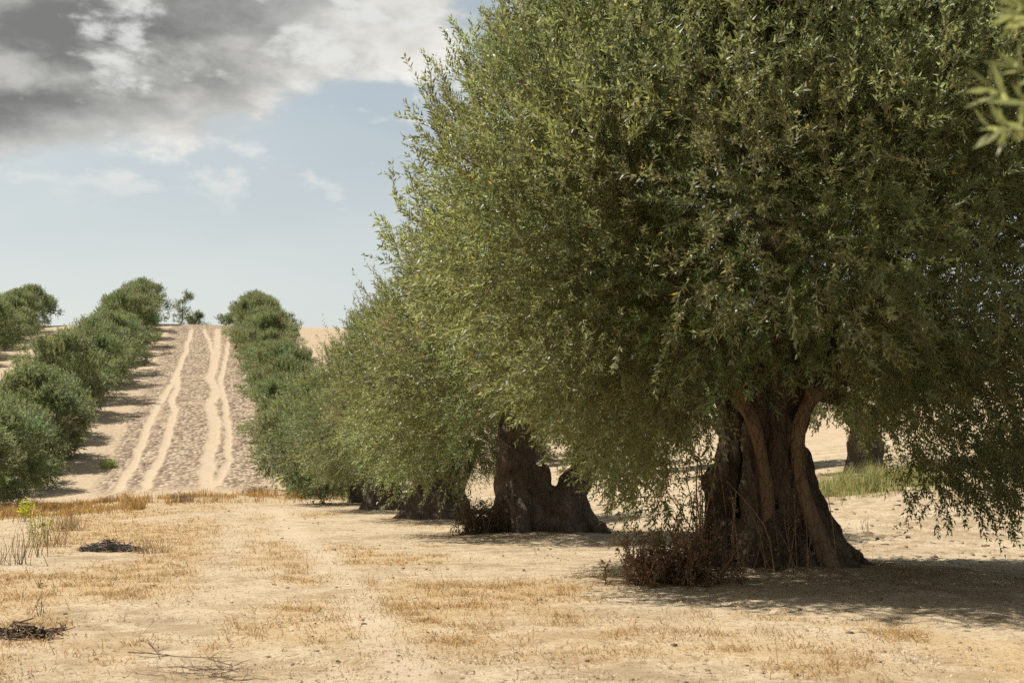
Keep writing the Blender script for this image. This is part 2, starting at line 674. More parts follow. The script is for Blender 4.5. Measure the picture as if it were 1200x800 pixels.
def straw_zone(x, y):
    """0..1 where dry grass grows in the near field"""
    n = fbm(x * .32 + 3, y * .16, 4, 31)
    left = 1 - sm(x, .6, 2.6)
    band = np.exp(-(((y - (57 + .45 * x)) / 4.0) ** 2))
    z = sm(n + .38 * left - .02, .02, .40)
    # bare wheel lines along the headland
    for c in (-.30, .85):
        z = z * (1 - .85 * np.exp(-((x - c - .03 * y - .25 * perlin(y * .15, 0 * y, 5)) / (.16 + .012 * y)) ** 2))
    z = z * (1 - sm(y, 45, 70))
    path = sm(-x - .10 * y, .3, 1.1) * (1 - sm(y, 40, 52)) * sm(y, 15, 20)
    z = z * (1 - .9 * path)
    z = np.maximum(z, band * .9)
    return z * (1 - .75 * sm(x, 3.5, 6))


def build_ground():
    neg = -np.array(grow(10, 3000, .1, 900))[::-1]
    xs = np.concatenate([neg, np.arange(-9.9, 13.5, .09), np.array(grow(13.5, 3000, .08, 900))])
    ys = np.concatenate([np.array([-3000, -800, -200, -60, -20, -8, -3, 0, 1.5, 2.6, 3.4]), np.array(grow(4, 16, .032, .05))[:-1],
                         np.array(grow(16, 70, .06, .45))[:-1], np.array(grow(70, 203, .50, .9))[:-1],
                         np.array(grow(203, 3000, .8, 500))])
    X, Y = np.meshgrid(xs, ys)
    Z = land(X, Y)
    near = 1 - sm(Y, 45, 75)
    inx = (np.abs(X) < 40)
    plough_r = sm(X, 6.5, 8.5) * sm(Y, 12, 14.5) * near           # tilled strip behind the big tree
    rough = .022 * fbm(X * 1.3, Y * 1.3, 3, 41) + .016 * fbm(X * 5, Y * 5, 3, 47) + .007 * np.abs(fbm(X * 14, Y * 14, 2, 53))
    Z = Z + rough * inx * (.35 + .65 * near) * (1 - .3 * straw_zone(X, Y))
    Z = Z + plough_r * inx * (.05 * np.abs(fbm(X * 2.6, Y * 2.6, 3, 61)) + .03 * fbm(X * 7, Y * 7, 2, 66))
    # hillside: clods and wheel ruts
    hill = sm(Y, 66, 76) * (1 - sm(Y, 205, 230))
    T = track_mask(X, Y) * hill
    lane = hill * sm(X, -7.2, -6.2) * (1 - sm(X, 2.6, 4.0))
    lane = np.maximum(lane, .35 * hill * np.clip(.5 + 1.2 * fbm(X * .2, Y * .1, 3, 77), 0, 1))
    P = lane * (1 - T)
    Z = Z + P * .07 * fbm(X * 1.1, Y * .9, 3, 83) - T * .06
    nx, ny = len(xs), len(ys)
    i, j = np.meshgrid(np.arange(ny - 1), np.arange(nx - 1), indexing='ij')
    q = np.stack([i * nx + j, i * nx + j + 1, (i + 1) * nx + j + 1, (i + 1) * nx + j], -1).reshape(-1, 4)
    V = np.stack([X, Y, Z], -1).reshape(-1, 3)
    for c, a in ((-.30, .45), (.85, .85)):
        off = X - c - .03 * Y - .25 * perlin(Y * .15, 0 * Y, 5)
        T = np.maximum(T, a * near * np.exp(-(off / (.14 + .010 * Y)) ** 2) * (Y > 0) * (Y < 45))
    zone = np.stack([T, np.maximum(P, .0), straw_zone(X, Y), sm(Y, 58, 74)], -1).reshape(-1, 4)
    me = mesh_np('ground', V, q, None, zone, None, True, 'zone')
    add('ground', me, M_GROUND, kind='structure', label='dry sandy field rising into a ploughed hillside')


build_ground()


# ------------------------------------------------------------------ olive crowns
def leaf_block(P, A, n_leaf, tl, ll, lw, r, curl, tint, geo, stem=True, mat_leaf=0, mat_stem=1, tri=False, silver_p=.12):
    """twigs at P along A, each with opposite leaf pairs; all vectorised"""
    T = len(P)
    A = unit(A)
    ref = unit(r.normal(size=(T, 3)))
    S = unit(np.cross(A, ref))
    U = np.cross(S, A)
    tlv = tl * r.uniform(.65, 1.25, (T, 1))
    t = (np.arange(n_leaf) + .5) / n_leaf
    t = t[None, :] * r.uniform(.96, 1.04, (T, n_leaf))
    pair = np.arange(n_leaf) // 2
    ang = pair * 1.57 + (np.arange(n_leaf) % 2) * np.pi
    ang = ang[None, :] + r.normal(0, .45, (T, n_leaf))
    side = np.cos(ang)[..., None] * S[:, None, :] + np.sin(ang)[..., None] * U[:, None, :]
    bend = curl[:, None, :] * (t ** 2)[..., None] * tlv[..., None]
    base = P[:, None, :] + A[:, None, :] * (t * tlv)[..., None] + bend
    Ac = unit(A[:, None, :] + 2 * curl[:, None, :] * t[..., None])
    op = r.uniform(.45, 1.05, (T, n_leaf, 1))
    d = unit(Ac * np.cos(op) + side * np.sin(op) + r.normal(0, .12, (T, n_leaf, 3)))
    w = unit(np.cross(d, unit(Ac + .9 * r.normal(size=(T, n_leaf, 3)))))
    nrm = np.cross(w, d)
    L = ll * r.uniform(.65, 1.2, (T, n_leaf, 1)) * (1 - .25 * t[..., None] ** 3)
    Wd = lw * r.uniform(.75, 1.25, (T, n_leaf, 1))
    mid = base + d * L * .48 + nrm * L * .05
    if tri:
        lo = base + d * L * .22
        v = np.stack([lo + w * Wd * .5, base + d * L + nrm * L * .04, lo - w * Wd * .5], 2).reshape(-1, 3)
        nv = 3
    else:
        v = np.stack([base, mid + w * Wd * .5, base + d * L, mid - w * Wd * .5], 2).reshape(-1, 3)
        nv = 4
    q = np.arange(T * n_leaf * nv).reshape(-1, nv)
    br = r.uniform(.62, 1.3, (T, n_leaf, 1)) * tint[:, None, 3:4]
    c = tint[:, None, :3] * br
    silver = (r.random((T, n_leaf, 1)) < silver_p)
    c = np.where(silver, c * .6 + np.array([.5, .52, .62]), c)
    yel = (r.random((T, n_leaf, 1)) < .012)
    c = np.where(yel, np.array([1.9, 1.3, .7]), c)
    c = np.concatenate([c, np.ones((T, n_leaf, 1))], -1)
    c = np.repeat(c.reshape(-1, 1, 4), nv, 1).reshape(-1, 4)
    geo.put(v, None if tri else q, q if tri else None, c, mat_leaf)
    if stem:
        sel = r.random(T) < (.4 if tri else 1.0)
        P, A, tlv, curl, S = P[sel], A[sel], tlv[sel], curl[sel], S[sel]
        T = len(P)
        e = P + A * tlv + curl * tlv
        m = P + A * tlv * .5 + curl * tlv * .25
        hw = S * .004 * (tl / .35)
        sv = np.stack([P - hw, P + hw, m + hw * .8, m - hw * .8, e], 1).reshape(-1, 3)
        k = np.arange(T)[:, None] * 5
        geo.put(sv, k + np.array([[0, 1, 2, 3]]), k + np.array([[3, 2, 4]]), (.30, .25, .17, 1), mat_stem)


def crown_geo(seed, Rx, top, low, clumps, per, n_leaf, tl, ll, lw, rc, stem=True, skirt=None, prof_mid=.36, lump=.16, keep=None, hue=(1, 1, 1), shoots=0, ry=1.0, cx=0.0, inner=.62, silver_p=.12):
    r = np.random.default_rng(seed)
    geo = Geo()
    # clump centres through the outer crown
    u = r.beta(1.25, 1.05, clumps)
    ph = r.uniform(0, 2 * np.pi, clumps)
    lowz = np.full(clumps, low) if skirt is None else skirt(ph)
    zc = lowz + (top - lowz) * u

    def prof(u):
        up = np.sqrt(np.clip(1 - np.clip((u - prof_mid) / (1 - prof_mid), 0, 1) ** 2.0, 0, 1))
        dn = 1 - .22 * np.clip((prof_mid - u) / prof_mid, 0, 1) ** 2
        return np.where(u > prof_mid, up, dn)
    rad = Rx * prof(u) * (1 + lump * 1.6 * perlin(np.cos(ph) * 1.5 + seed, np.sin(ph) * 1.5 + zc * .55, seed % 40))
    rho = 1 - r.beta(1.0, 2.0, clumps) * inner
    rcl = rc * r.uniform(.65, 1.25, clumps)
    rr = np.maximum(rad * rho - rcl * .55, .1)
    C = np.stack([np.cos(ph) * rr + cx, np.sin(ph) * rr * ry, zc - .35 * rcl * (u > .8)], -1)
    bright = r.uniform(.75, 1.25, clumps)
    hsh = r.normal(0, .07, (clumps, 3))
    cnt = np.maximum((per * (rcl / rc) ** 2).astype(int), 4)
    idx = np.repeat(np.arange(clumps), cnt)
    T = len(idx)
    dirs = unit(r.normal(size=(T, 3)))
    rad_s = r.random(T) ** .55
    off = dirs * (rcl[idx] * rad_s)[:, None] * np.array([1.1, 1.1, .95])
    P = C[idx] + off
    outw = C[idx] - np.array([cx, 0, low + (top - low) * .35])
    outw = unit(outw)
    uu = u[idx]
    vert = np.where(uu > .55, .35 + .9 * (uu - .55) / .45, np.where(uu < .30, -.5 * (.30 - uu) / .30 + .05, .2))
    A = .55 * dirs + .75 * outw + vert[:, None] * np.array([0, 0, 1.0]) + .35 * r.normal(size=(T, 3))
    droop = np.where(uu > .4, .10, -.14)
    curl = np.stack([np.zeros(T), np.zeros(T), droop + r.normal(0, .15, T)], -1) + .1 * r.normal(size=(T, 3))
    tint = np.concatenate([np.array(hue) + hsh[idx], (bright[idx] * r.uniform(.72, 1.28, T))[:, None]], -1)
    if keep is not None:
        k = keep(P)
        P, A, curl, tint = P[k], A[k], curl[k], tint[k]
    leaf_block(P, A, n_leaf, tl, ll, lw, r, curl, tint, geo, stem, tri=True, silver_p=silver_p)
    if shoots:
        # long upright whips standing clear of the top and sides
        ph = r.uniform(0, 2 * np.pi, shoots)
        u2 = r.uniform(.42, .98, shoots)
        z2 = low + (top - low) * u2
        r2 = Rx * prof(u2) * r.uniform(.76, 1.0, shoots)
        P2 = np.stack([np.cos(ph) * r2 + cx, np.sin(ph) * r2 * ry, z2], -1)
        A2 = unit(P2 - np.array([cx, 0, low])) * .7 + np.array([0, 0, 1.0]) + .22 * r.normal(size=(shoots, 3))
        tint2 = np.concatenate([np.tile(np.array(hue), (shoots, 1)), np.full((shoots, 1), 1.1)], -1)
        leaf_block(P2, A2, int(n_leaf * 1.6), tl * 1.7, ll * .95, lw, r, .1 * r.normal(size=(shoots, 3)), tint2, geo, stem)
        # hanging whips at the skirt
        shoots = shoots // 3
        ph = r.uniform(0, 2 * np.pi, shoots)
        lz = np.full(shoots, low) if skirt is None else skirt(ph)
        z2 = lz + r.uniform(.1, .9, shoots)
        r2 = Rx * r.uniform(.55, .98, shoots)
        P2 = np.stack([np.cos(ph) * r2 + cx, np.sin(ph) * r2 * ry, z2], -1)
        A2 = unit(np.stack([np.cos(ph), np.sin(ph), np.full(shoots, -1.1)], -1)) + .25 * r.normal(size=(shoots, 3))
        if keep is not None:
            k = keep(P2 + unit(A2) * tl * 1.5 - np.array([0, 0, .22]))
            P2, A2 = P2[k], A2[k]
        tint2 = np.concatenate([np.tile(np.array(hue), (len(P2), 1)), np.full((len(P2), 1), 1.0)], -1)
        leaf_block(P2, A2, int(n_leaf * 1.2), tl * 1.2, ll, lw, r, np.array([[0, 0, -.2]]) + .1 * r.normal(size=(len(P2), 3)), tint2, geo, stem)
    return geo


def clamp_in(p, rad, top):
    h = math.hypot(p[0], p[1])
    k = min(1.0, rad / max(h, 1e-6))
    return np.array([p[0] * k, p[1] * k, min(p[2], top - .25 * h)])


def limb_mesh(seed, path, rads, targets, sides=10, name='limb'):
    """a main limb with finer branches running on into the crown"""
    r = np.random.default_rng(seed)
    g = Geo()
    pr = spline(np.concatenate([np.asarray(path, float), np.asarray(rads, float)[:, None]], 1), 26)
    wig = .035 * np.stack([fbm(np.linspace(0, 4, 26), np.zeros(26), 2, seed + k) for k in range(3)], -1) * np.linspace(0, 1, 26)[:, None]
    g.tube(pr[:, :3] + wig, pr[:, 3], sides, (.8, .8, .8, 1), 0, True, .25, seed)
    for tg in targets:
        s = r.integers(12, 25)
        a = pr[s, :3] + wig[s]
        b = np.asarray(tg, float)
        m = (a + b) / 2 + r.normal(0, .16, 3) + np.array([0, 0, .12])
        rr0 = min(pr[s, 3] * .7, .06)
        sp = spline(np.concatenate([np.stack([a, m, b]), np.array([[rr0], [rr0 * .6], [.008]])], 1), 10)
        g.tube(sp[:, :3], sp[:, 3], 6, (.8, .8, .8, 1), 0, False)
        for _ in range(3):
            k = r.integers(4, 9)
            e = sp[k, :3] + unit(sp[k, :3] - a + .6 * r.normal(size=3)) * r.uniform(.4, .9)
            q = spline(np.concatenate([np.stack([sp[k, :3], (sp[k, :3] + e) / 2 + r.normal(0, .05, 3), e]), np.array([[.014], [.010], [.004]])], 1), 6)
            g.tube(q[:, :3], q[:, 3], 4, (.8, .8, .8, 1), 0, False)
    return g.mesh(name, True)


def fused_trunk(name, stems, voxel, amp, seed, fold=5.0):
    """stems (paths with radii) fused into one gnarled surface"""
    g = Geo()
    for st in stems:
        st = np.asarray(st, float)
        sp = spline(st, 14)
        g.tube(sp[:, :3], sp[:, 3], 14, (1, 1, 1, 1), 0, True)
    me = g.mesh('tmp_trunk')
    o = bpy.data.objects.new('tmp_trunk', me)
    COL.objects.link(o)
    md = o.modifiers.new('r', 'REMESH')
    md.mode = 'VOXEL'
    md.voxel_size = voxel
    dg = bpy.context.evaluated_depsgraph_get()
    ev = o.evaluated_get(dg)
    res = bpy.data.meshes.new_from_object(ev)
    bpy.data.objects.remove(o)
    res.name = name
    n = len(res.vertices)
    co = np.empty(n * 3, np.float32)
    no = np.empty(n * 3, np.float32)
    res.vertices.foreach_get('co', co)
    res.vertices.foreach_get('normal', no)
    co = co.reshape(-1, 3).astype(float)
    no = no.reshape(-1, 3).astype(float)
    # smooth a little, then fold the bark along the grain
    ne = len(res.edges)
    e = np.empty(ne * 2, np.int32)
    res.edges.foreach_get('vertices', e)
    e = e.reshape(-1, 2)
    for _ in range(5):
        s = np.zeros_like(co)
        c = np.zeros(n)
        np.add.at(s, e[:, 0], co[e[:, 1]])
        np.add.at(s, e[:, 1], co[e[:, 0]])
        np.add.at(c, e[:, 0], 1)
        np.add.at(c, e[:, 1], 1)
        co = co * .5 + .5 * s / np.maximum(c, 1)[:, None]
    d = np.empty(n)
    for i in range(n):
        x, y, z = co[i]
        tw = z * .45
        xr = x * math.cos(tw) - y * math.sin(tw)
        yr = x * math.sin(tw) + y * math.cos(tw)
        a = mnoise.noise(Vector((xr * fold + seed, yr * fold, z * 1.3)))
        b = mnoise.noise(Vector((xr * fold * 2.6, yr * fold * 2.6 + seed, z * 1.9)))
        c_ = mnoise.noise(Vector((x * 3.1, y * 3.1, z * 3.1 + seed)))
        f_ = mnoise.noise(Vector((x * 26, y * 26, z * 11 + seed)))
        d[i] = -abs(a) * 1.35 + .45 - .5 * abs(b) + .55 * c_ + .16 * f_
    co = co + no * (d * amp)[:, None]
    res.vertices.foreach_set('co', co.astype(np.float32).ravel())
    res.polygons.foreach_set('use_smooth', np.ones(len(res.polygons), bool))
    res.update()
    res.materials.clear()
    return res


ORD = ['first', 'second', 'third', 'fourth', 'fifth', 'sixth', 'seventh', 'eighth', 'ninth', 'tenth', 'eleventh', 'twelfth',
       'thirteenth', 'fourteenth', 'fifteenth', 'sixteenth', 'seventeenth', 'eighteenth', 'nineteenth', 'twentieth']


# ------------------------------------------------------------------ the big old olive
def big_olive():
    x, y = NEAR_TREES[0]
    root = thing('olive_tree', 'huge old olive with folded trunk, orange-brown limbs and brown weeds at its foot', 'olive tree',
                 (x, y, hz(x, y) - .02), R(-YAW), 'old olives in the field row')
    S = [
        [(-.05, .05, -.25, .56), (-.10, .04, .3, .43), (-.13, .03, .9, .33), (-.13, .03, 1.3, .29), (-.1, 0, 1.8, .2)],
        [(.92, -.15, -.14, .10), (.60, -.16, .08, .14), (.36, -.16, .38, .15), (.19, -.14, .8, .14), (.14, -.1, 1.2, .13), (.22, -.08, 1.6, .12), (.45, 0, 2.1, .11)],
        [(-.86, -.18, -.15, .15), (-.70, -.16, .4, .18), (-.60, -.1, .9, .16), (-.52, 0, 1.4, .13), (-.68, .05, 2.0, .10)],
        [(-.45, -.54, -.15, .15), (-.42, -.43, .4, .13), (-.40, -.36, 1.0, .11), (-.30, -.3, 1.6, .11), (-.42, -.2, 2.2, .09)],
        [(.12, -.60, -.2, .13), (.0, -.47, .4, .11), (-.11, -.38, 1.0, .10), (-.08, -.34, 1.6, .10), (.0, -.3, 2.2, .09)],
        [(.52, -.52, -.15, .12), (.30, -.43, .3, .12), (.13, -.36, .8, .10), (.06, -.3, 1.4, .10)],
        [(.5, .5, -.2, .18), (.3, .36, .6, .15), (.1, .3, 1.4, .14), (.3, .6, 2.2, .11)],
        [(-.6, .55, -.2, .18), (-.4, .4, .6, .15), (-.3, .3, 1.4, .14), (-.4, .6, 2.2, .11)],
        [(-1.05, -.45, -.14, .09), (-.78, -.35, .05, .15), (-.58, -.25, .4, .15)],
        [(-.2, -.85, -.16, .09), (-.2, -.6, .10, .14), (-.2, -.42, .5, .12)],
        [(.75, -.6, -.16, .08), (.5, -.42, .06, .12), (.3, -.3, .4, .12)],
        [(-.72, -.28, .62, .10), (-.76, -.24, .80, .13), (-.66, -.2, 1.0, .10)],
    ]
    S = [[(a * .90 - .02, b, c, d * .94) for a, b, c, d in st] for st in S]
    add('trunk', fused_trunk('trunk', S, .024, .075, 3), M_BARK, root)
    r = np.random.default_rng(5)

    def tg(cx, cy, cz, n, sp=1.1):
        return [clamp_in(np.array([cx, cy, cz]) + r.normal(0, sp, 3) * np.array([1, 1, .6]), 3.2, 5.3) for _ in range(n)]
    limbs = [
        ([(.32, -.60, -.1), (.17, -.50, .4), (.06, -.43, .9), (.08, -.41, 1.3), (.20, -.39, 1.58), (.50, -.36, 1.82), (1.1, -.2, 2.5), (1.9, 0, 3.7)],
         [.10, .082, .075, .07, .07, .066, .055, .03], tg(2.2, -.2, 4.2, 7), True),
        ([(-.22, -.60, -.1), (-.25, -.48, .45), (-.29, -.44, .95), (-.37, -.43, 1.35), (-.50, -.41, 1.7), (-.85, -.4, 2.5), (-1.6, -.5, 3.7)],
         [.10, .08, .072, .068, .066, .06, .035], tg(-1.9, -.6, 4.2, 7), True),
        ([(.50, -.02, 1.6), (.75, .1, 2.5), (1.3, .6, 3.6), (1.6, .9, 5.0)], [.14, .12, .09, .04], tg(1.6, 1, 4.8, 7), False),
        ([(-.52, .02, 1.6), (-.9, .2, 2.6), (-1.4, .6, 3.7), (-1.8, .8, 5.0)], [.14, .12, .09, .04], tg(-1.8, 1, 4.6, 7), False),
        ([(-.1, -.34, 1.7), (-.2, -.5, 2.6), (-.1, -.9, 3.8), (.1, -1.2, 5.2)], [.13, .11, .09, .04], tg(0, -1.3, 5, 7), False),
        ([(.0, .2, 1.5), (.15, .1, 2.8), (.0, 0, 4.4), (.1, .1, 5.2)], [.16, .12, .09, .04], tg(0, 0, 5.0, 7), False),
        ([(-.2, .45, 1.8), (-.3, 1.0, 2.9), (-.2, 1.8, 4.0), (0, 2.2, 5.0)], [.14, .11, .08, .04], tg(0, 2.2, 4.5, 7), False),
    ]
    for i, (p, rd, t, smooth) in enumerate(limbs):
        o = add('limb', limb_mesh(40 + i, p, rd, t, 12), M_SMOOTH if smooth else M_BARK, root)
        if smooth:
            o['label'] = 'smooth orange-brown limb climbing the dark trunk'

    def skirt(ph):
        # hangs low to both sides, cut higher in front of the trunk and behind it
        return 1.75 - 1.1 * sm(np.abs(np.cos(ph)), .25, .75)

    def keep(P):
        x, y, z = P[:, 0], P[:, 1], P[:, 2]
        z = z + .12 * r2.normal(size=len(z))
        front = (np.abs(x) < 1.05 + .1 * y) & (z < 1.85 + .07 * y)
        gap_r = (x > .4) & (x < 1.45) & (z < 1.42 + .05 * y)
        gap_l = (x < -.4) & (x > -1.05) & (z < 1.15)
        left = z < np.interp(x, [-4.4, -3.6, -2.9, -2.0, -1.5], [3.4, 2.65, 1.95, 1.15, .55]) + .05 * y
        return ~(front | gap_r | gap_l | left)
    r2 = np.random.default_rng(8)
    g = crown_geo(101, 3.95, 6.4, .75, 740, 60, 22, .29, .080, .0205, .62, True, skirt, .43, .13, keep, (1, 1, 1), 800, inner=.8)
    add('crown', g.mesh('crown'), [M_LEAF, M_TWIG], root)
    return root


big_olive()


# ------------------------------------------------------------------ the rest of the field row
def field_olive(i, seed, label, stems, Rx, top, low, voxel, rot, keep=None, skirt=None, crown_me=None, clumps=260):
    x, y = NEAR_TREES[i]
    root = thing('olive_tree', label, 'olive tree', (x, y, hz(x, y) - .02), R(-YAW) + rot, 'old olives in the field row')
    add('trunk', fused_trunk('trunk', stems, voxel, .10, seed, 3.6), M_BARK, root)
    r = np.random.default_rng(seed)
    for k in range(5):
        a = k * 1.257 + r.uniform(-.3, .3)
        d = np.array([math.cos(a), math.sin(a), 0])
        b = np.array([stems[0][-1][0], stems[0][-1][1], stems[0][-1][2] - .35])
        p = [b + d * .05, b + d * .5 + (0, 0, .7), b + d * 1.2 + (0, 0, 1.6), b + d * 1.6 + (0, 0, 2.3)]
        t = [clamp_in(b + d * 1.7 + np.array([0, 0, 2.0]) + r.normal(0, .6, 3), 2.3, 5.0) for _ in range(5)]
        add('limb', limb_mesh(seed + 7 * k, p, [.15, .11, .08, .035], t, 8), M_BARK, root)
    if crown_me is None:
        g = crown_geo(seed, Rx, top, low, clumps, 48, 20, .38, .105, .026, .72, True, skirt, .40, .17, keep, (.98, 1.0, .98), 200, inner=.7)
        crown_me = g.mesh('crown')
    add('crown', crown_me, [M_LEAF, M_TWIG], root)
    return crown_me


def skirt2(ph):
    s = np.cos(ph)
    return 2.0 - 1.15 * sm(-s, .15, .7) - .9 * sm(s, .5, .9)


def keep2(P):
    x, y, z = P[:, 0], P[:, 1], P[:, 2]
    return ~((x > -1.05) & (x < 1.3) & (z < 2.1)) & (z > .62)


field_olive(1, 211, 'old olive with a forked trunk and a broken leaning stem, next beyond the huge one', [
    [(-.25, 0, -.2, .50), (-.30, 0, .5, .40), (-.32, 0, 1.1, .34), (-.28, 0, 1.7, .34), (-.2, 0, 2.5, .26)],
    [(.45, -.1, -.2, .46), (.55, -.1, .4, .36), (.75, -.05, .85, .27), (.98, 0, 1.25, .2), (1.1, 0, 1.55, .12)],
    [(.05, -.1, .0, .36), (.12, -.1, .5, .24), (.16, -.05, .9, .16), (.17, -.03, 1.15, .09)],
    [(-.95, -.3, -.1, .12), (-.68, -.2, .12, .2), (-.45, -.1, .6, .22)],
    [(-.2, -.75, -.1, .14), (-.25, -.5, .15, .2), (-.3, -.3, .6, .2)],
    [(.6, -.65, -.1, .14), (.55, -.45, .12, .2), (.5, -.25, .5, .2)],
    [(1.3, -.2, -.1, .12), (1.0, -.15, .10, .2), (.68, -.1, .5, .22)],
    [(-.45, -.32, 1.05, .14), (-.42, -.36, 1.25, .17), (-.40, -.30, 1.45, .12)],
], 3.05, 6.2, .6, .034, 0.0, keep2, skirt2)

SQUAT = [
    [(0, 0, -.2, .95), (-.05, 0, .3, .66), (-.1, 0, .8, .50), (0, 0, 1.3, .46), (.05, 0, 2.0, .34)],
    [(-.95, -.3, -.12, .16), (-.7, -.2, .15, .22), (-.45, -.1, .6, .24)],
    [(.95, -.2, -.12, .16), (.75, -.15, .15, .22), (.5, -.1, .6, .26)],
    [(.3, -.8, -.12, .16), (.2, -.6, .15, .22), (.1, -.4, .6, .26)],
    [(.35, 0, .6, .3), (.7, .1, 1.3, .24), (1.0, .1, 2.0, .16)],
]


def skirt3(ph):
    return .95 + .35 * np.sin(ph * 2 + 1)


def keep3(P):
    return ~((np.abs(P[:, 0]) < 1.7) & (P[:, 2] < 1.12 + .04 * P[:, 1])) & (P[:, 2] > .75)


cm = field_olive(2, 307, 'squat-trunked old olive on a dark mound, third along the field row', SQUAT, 2.95, 5.8, .8, .05, 0.0, keep3, skirt3, None, 200)
field_olive(3, 331, 'squat old olive at the far end of the flat field, fourth along its row', SQUAT, 3.5, 6.2, .9, .055, 2.2, None, None, cm)


# ------------------------------------------------------------------ hillside olives
def hill_proto(seed, Rx, top, low, clumps=90, per=52, thick=1.0):
    g = crown_geo(seed, Rx, top, low, clumps, per, 11, .36, .20, .066, .70, False, None, .42, .55, None, (1, 1, 1), 60, inner=.5, silver_p=.08)
    crown = g.mesh('crown')
    t = Geo()
    sp = spline([(0, 0, -.3, .55), (.05, 0, .3, .36), (0, .05, 1.0, .30), (-.1, 0, 1.7, .22)], 10)
    t.tube(sp[:, :3], sp[:, 3] * thick, 12, (1, 1, 1, 1), 0, True, .5, seed)
    r = np.random.default_rng(seed)
    for k in range(5):
        a = k * 1.257 + r.uniform(-.3, .3)
        d = np.array([math.cos(a), math.sin(a), 0])
        sp = spline(np.array([(*(d * .05 + (0, 0, 1.2)), .16), (*(d * .7 + (0, 0, 2.1)), .10), (*(d * 1.6 + (0, 0, 3.3)), .04)]), 8)
        t.tube(sp[:, :3], sp[:, 3], 6, (1, 1, 1, 1), 0, True)
    return crown, t.mesh('trunk', True)


PROTOS = [hill_proto(401, 3.6, 5.9, .55), hill_proto(402, 3.4, 5.5, .45), hill_proto(403, 3.75, 6.2, .6), hill_proto(404, 3.5, 5.7, .5)]
_hr = np.random.default_rng(77)


def hill_olive(x, y, label, group, scale=1.0, k=None):
    k = int(_hr.integers(0, len(PROTOS))) if k is None else k
    o = thing('olive_tree', label, 'olive tree', (x, y, hz(x, y) - .08), _hr.uniform(0, 6.28), group)
    s = scale * _hr.uniform(.84, 1.1)
    o.scale = (s, s, s * _hr.uniform(.94, 1.06))
    add('crown', PROTOS[k][0], [M_LEAF_FAR, M_TWIG], o)
    add('trunk', PROTOS[k][1], M_BARK, o)
    return o


n = 0
for i in range(4, 19):
    y = ROW_Y0 + STEP * i
    if y > 199:
        break
    hill_olive(ROW_X + .1 + _hr.normal(0, .25), y + _hr.normal(0, .4), '%s olive uphill in the row right of the rutted hillside lane' % ORD[n],
               'olives right of the lane', .93)
    n += 1
n = 0
for i in range(15):
    y = 55.5 + STEP * i
    if y > 200:
        break
    hill_olive(LEFT_X + _hr.normal(0, .25), y + _hr.normal(0, .4), '%s olive uphill in the row left of the rutted hillside lane' % ORD[n],
               'olives left of the lane', 1.0)
    n += 1
# second row to the left, seen against the sky at the crest
n = 0
for i in range(6):
    y = 146.0 + STEP * i
    hill_olive(-27.2 + _hr.normal(0, .3), y, '%s olive from the crest in the outermost left row' % ORD[5 - n], 'olives of the outer left row', 1.0)
    n += 1
# next row to the right, glimpsed under the crowns
n = 0
PROTOS.append(hill_proto(405, 3.4, 5.6, 1.75, thick=1.75))
for yy in (35.6, 46.0, 56.0, 66.0, 76.0):
    hill_olive(20.0, yy, '%s olive of the row behind the huge tree, beyond the green grass' % ORD[n], 'olives of the right-hand row', 1.0, len(PROTOS) - 1)
    n += 1


def crest_tree(px, depth_y, h, w, label, name='young_tree', seed=5):
    v = CF + (px - 600) / FPX * CR - (380 - 400) / FPX * CU
    t = depth_y / v[1]
    x = float(v[0] * t)
    o = thing(name, label, 'tree', (x, depth_y, hz(x, depth_y) - .05))
    r = np.random.default_rng(seed)
    g = Geo()
    T = 150
    u = r.random(T)
    c = np.stack([r.normal(0, w * .30, T) * (1.15 - u), r.normal(0, w * .30, T) * (1.15 - u), .4 + (h - .6) * u], -1)
    c[:, 0] += .35 * w * np.sin(u * 9) * (u > .5)
    tint = np.concatenate([np.ones((T, 3)), r.uniform(.75, 1.15, (T, 1))], -1)
    for rep in range(4):
        leaf_block(c + r.normal(0, .16, (T, 3)), r.normal(size=(T, 3)) + np.array([0, 0, .9]), 10, .5, .22, .06, r, .1 * r.normal(size=(T, 3)), tint, g, False)
    add('crown', g.mesh('crown'), [M_LEAF_FAR, M_TWIG], o)
    s = Geo()
    sp = spline([(0, 0, -.2, .10), (.05, 0, h * .4, .07), (0, .05, h * .75, .03)], 8)
    s.tube(sp[:, :3], sp[:, 3], 6, (.5, .4, .3, 1))
    for k in range(4):
        a = k * 1.6
        sp = spline([(.03, 0, h * .3 + .25 * k, .04), (w * .25 * math.cos(a), w * .25 * math.sin(a), h * .5 + .3 * k, .02)], 4)
        s.tube(sp[:, :3], sp[:, 3], 5, (.5, .4, .3, 1))
    add('trunk', s.mesh('trunk', True), M_BARK, o)


crest_tree(213, 203.0, 5.6, 3.2, 'slender lone young tree on the crest beside the lane', seed=5)
crest_tree(228, 205.0, 2.4, 2.4, 'low dark bush on the crest, beside the slender young tree', 'bush', 6)
crest_tree(268, 204.0, 2.6, 3.0, 'low dark bush on the crest at the foot of the right-hand row', 'bush', 8)


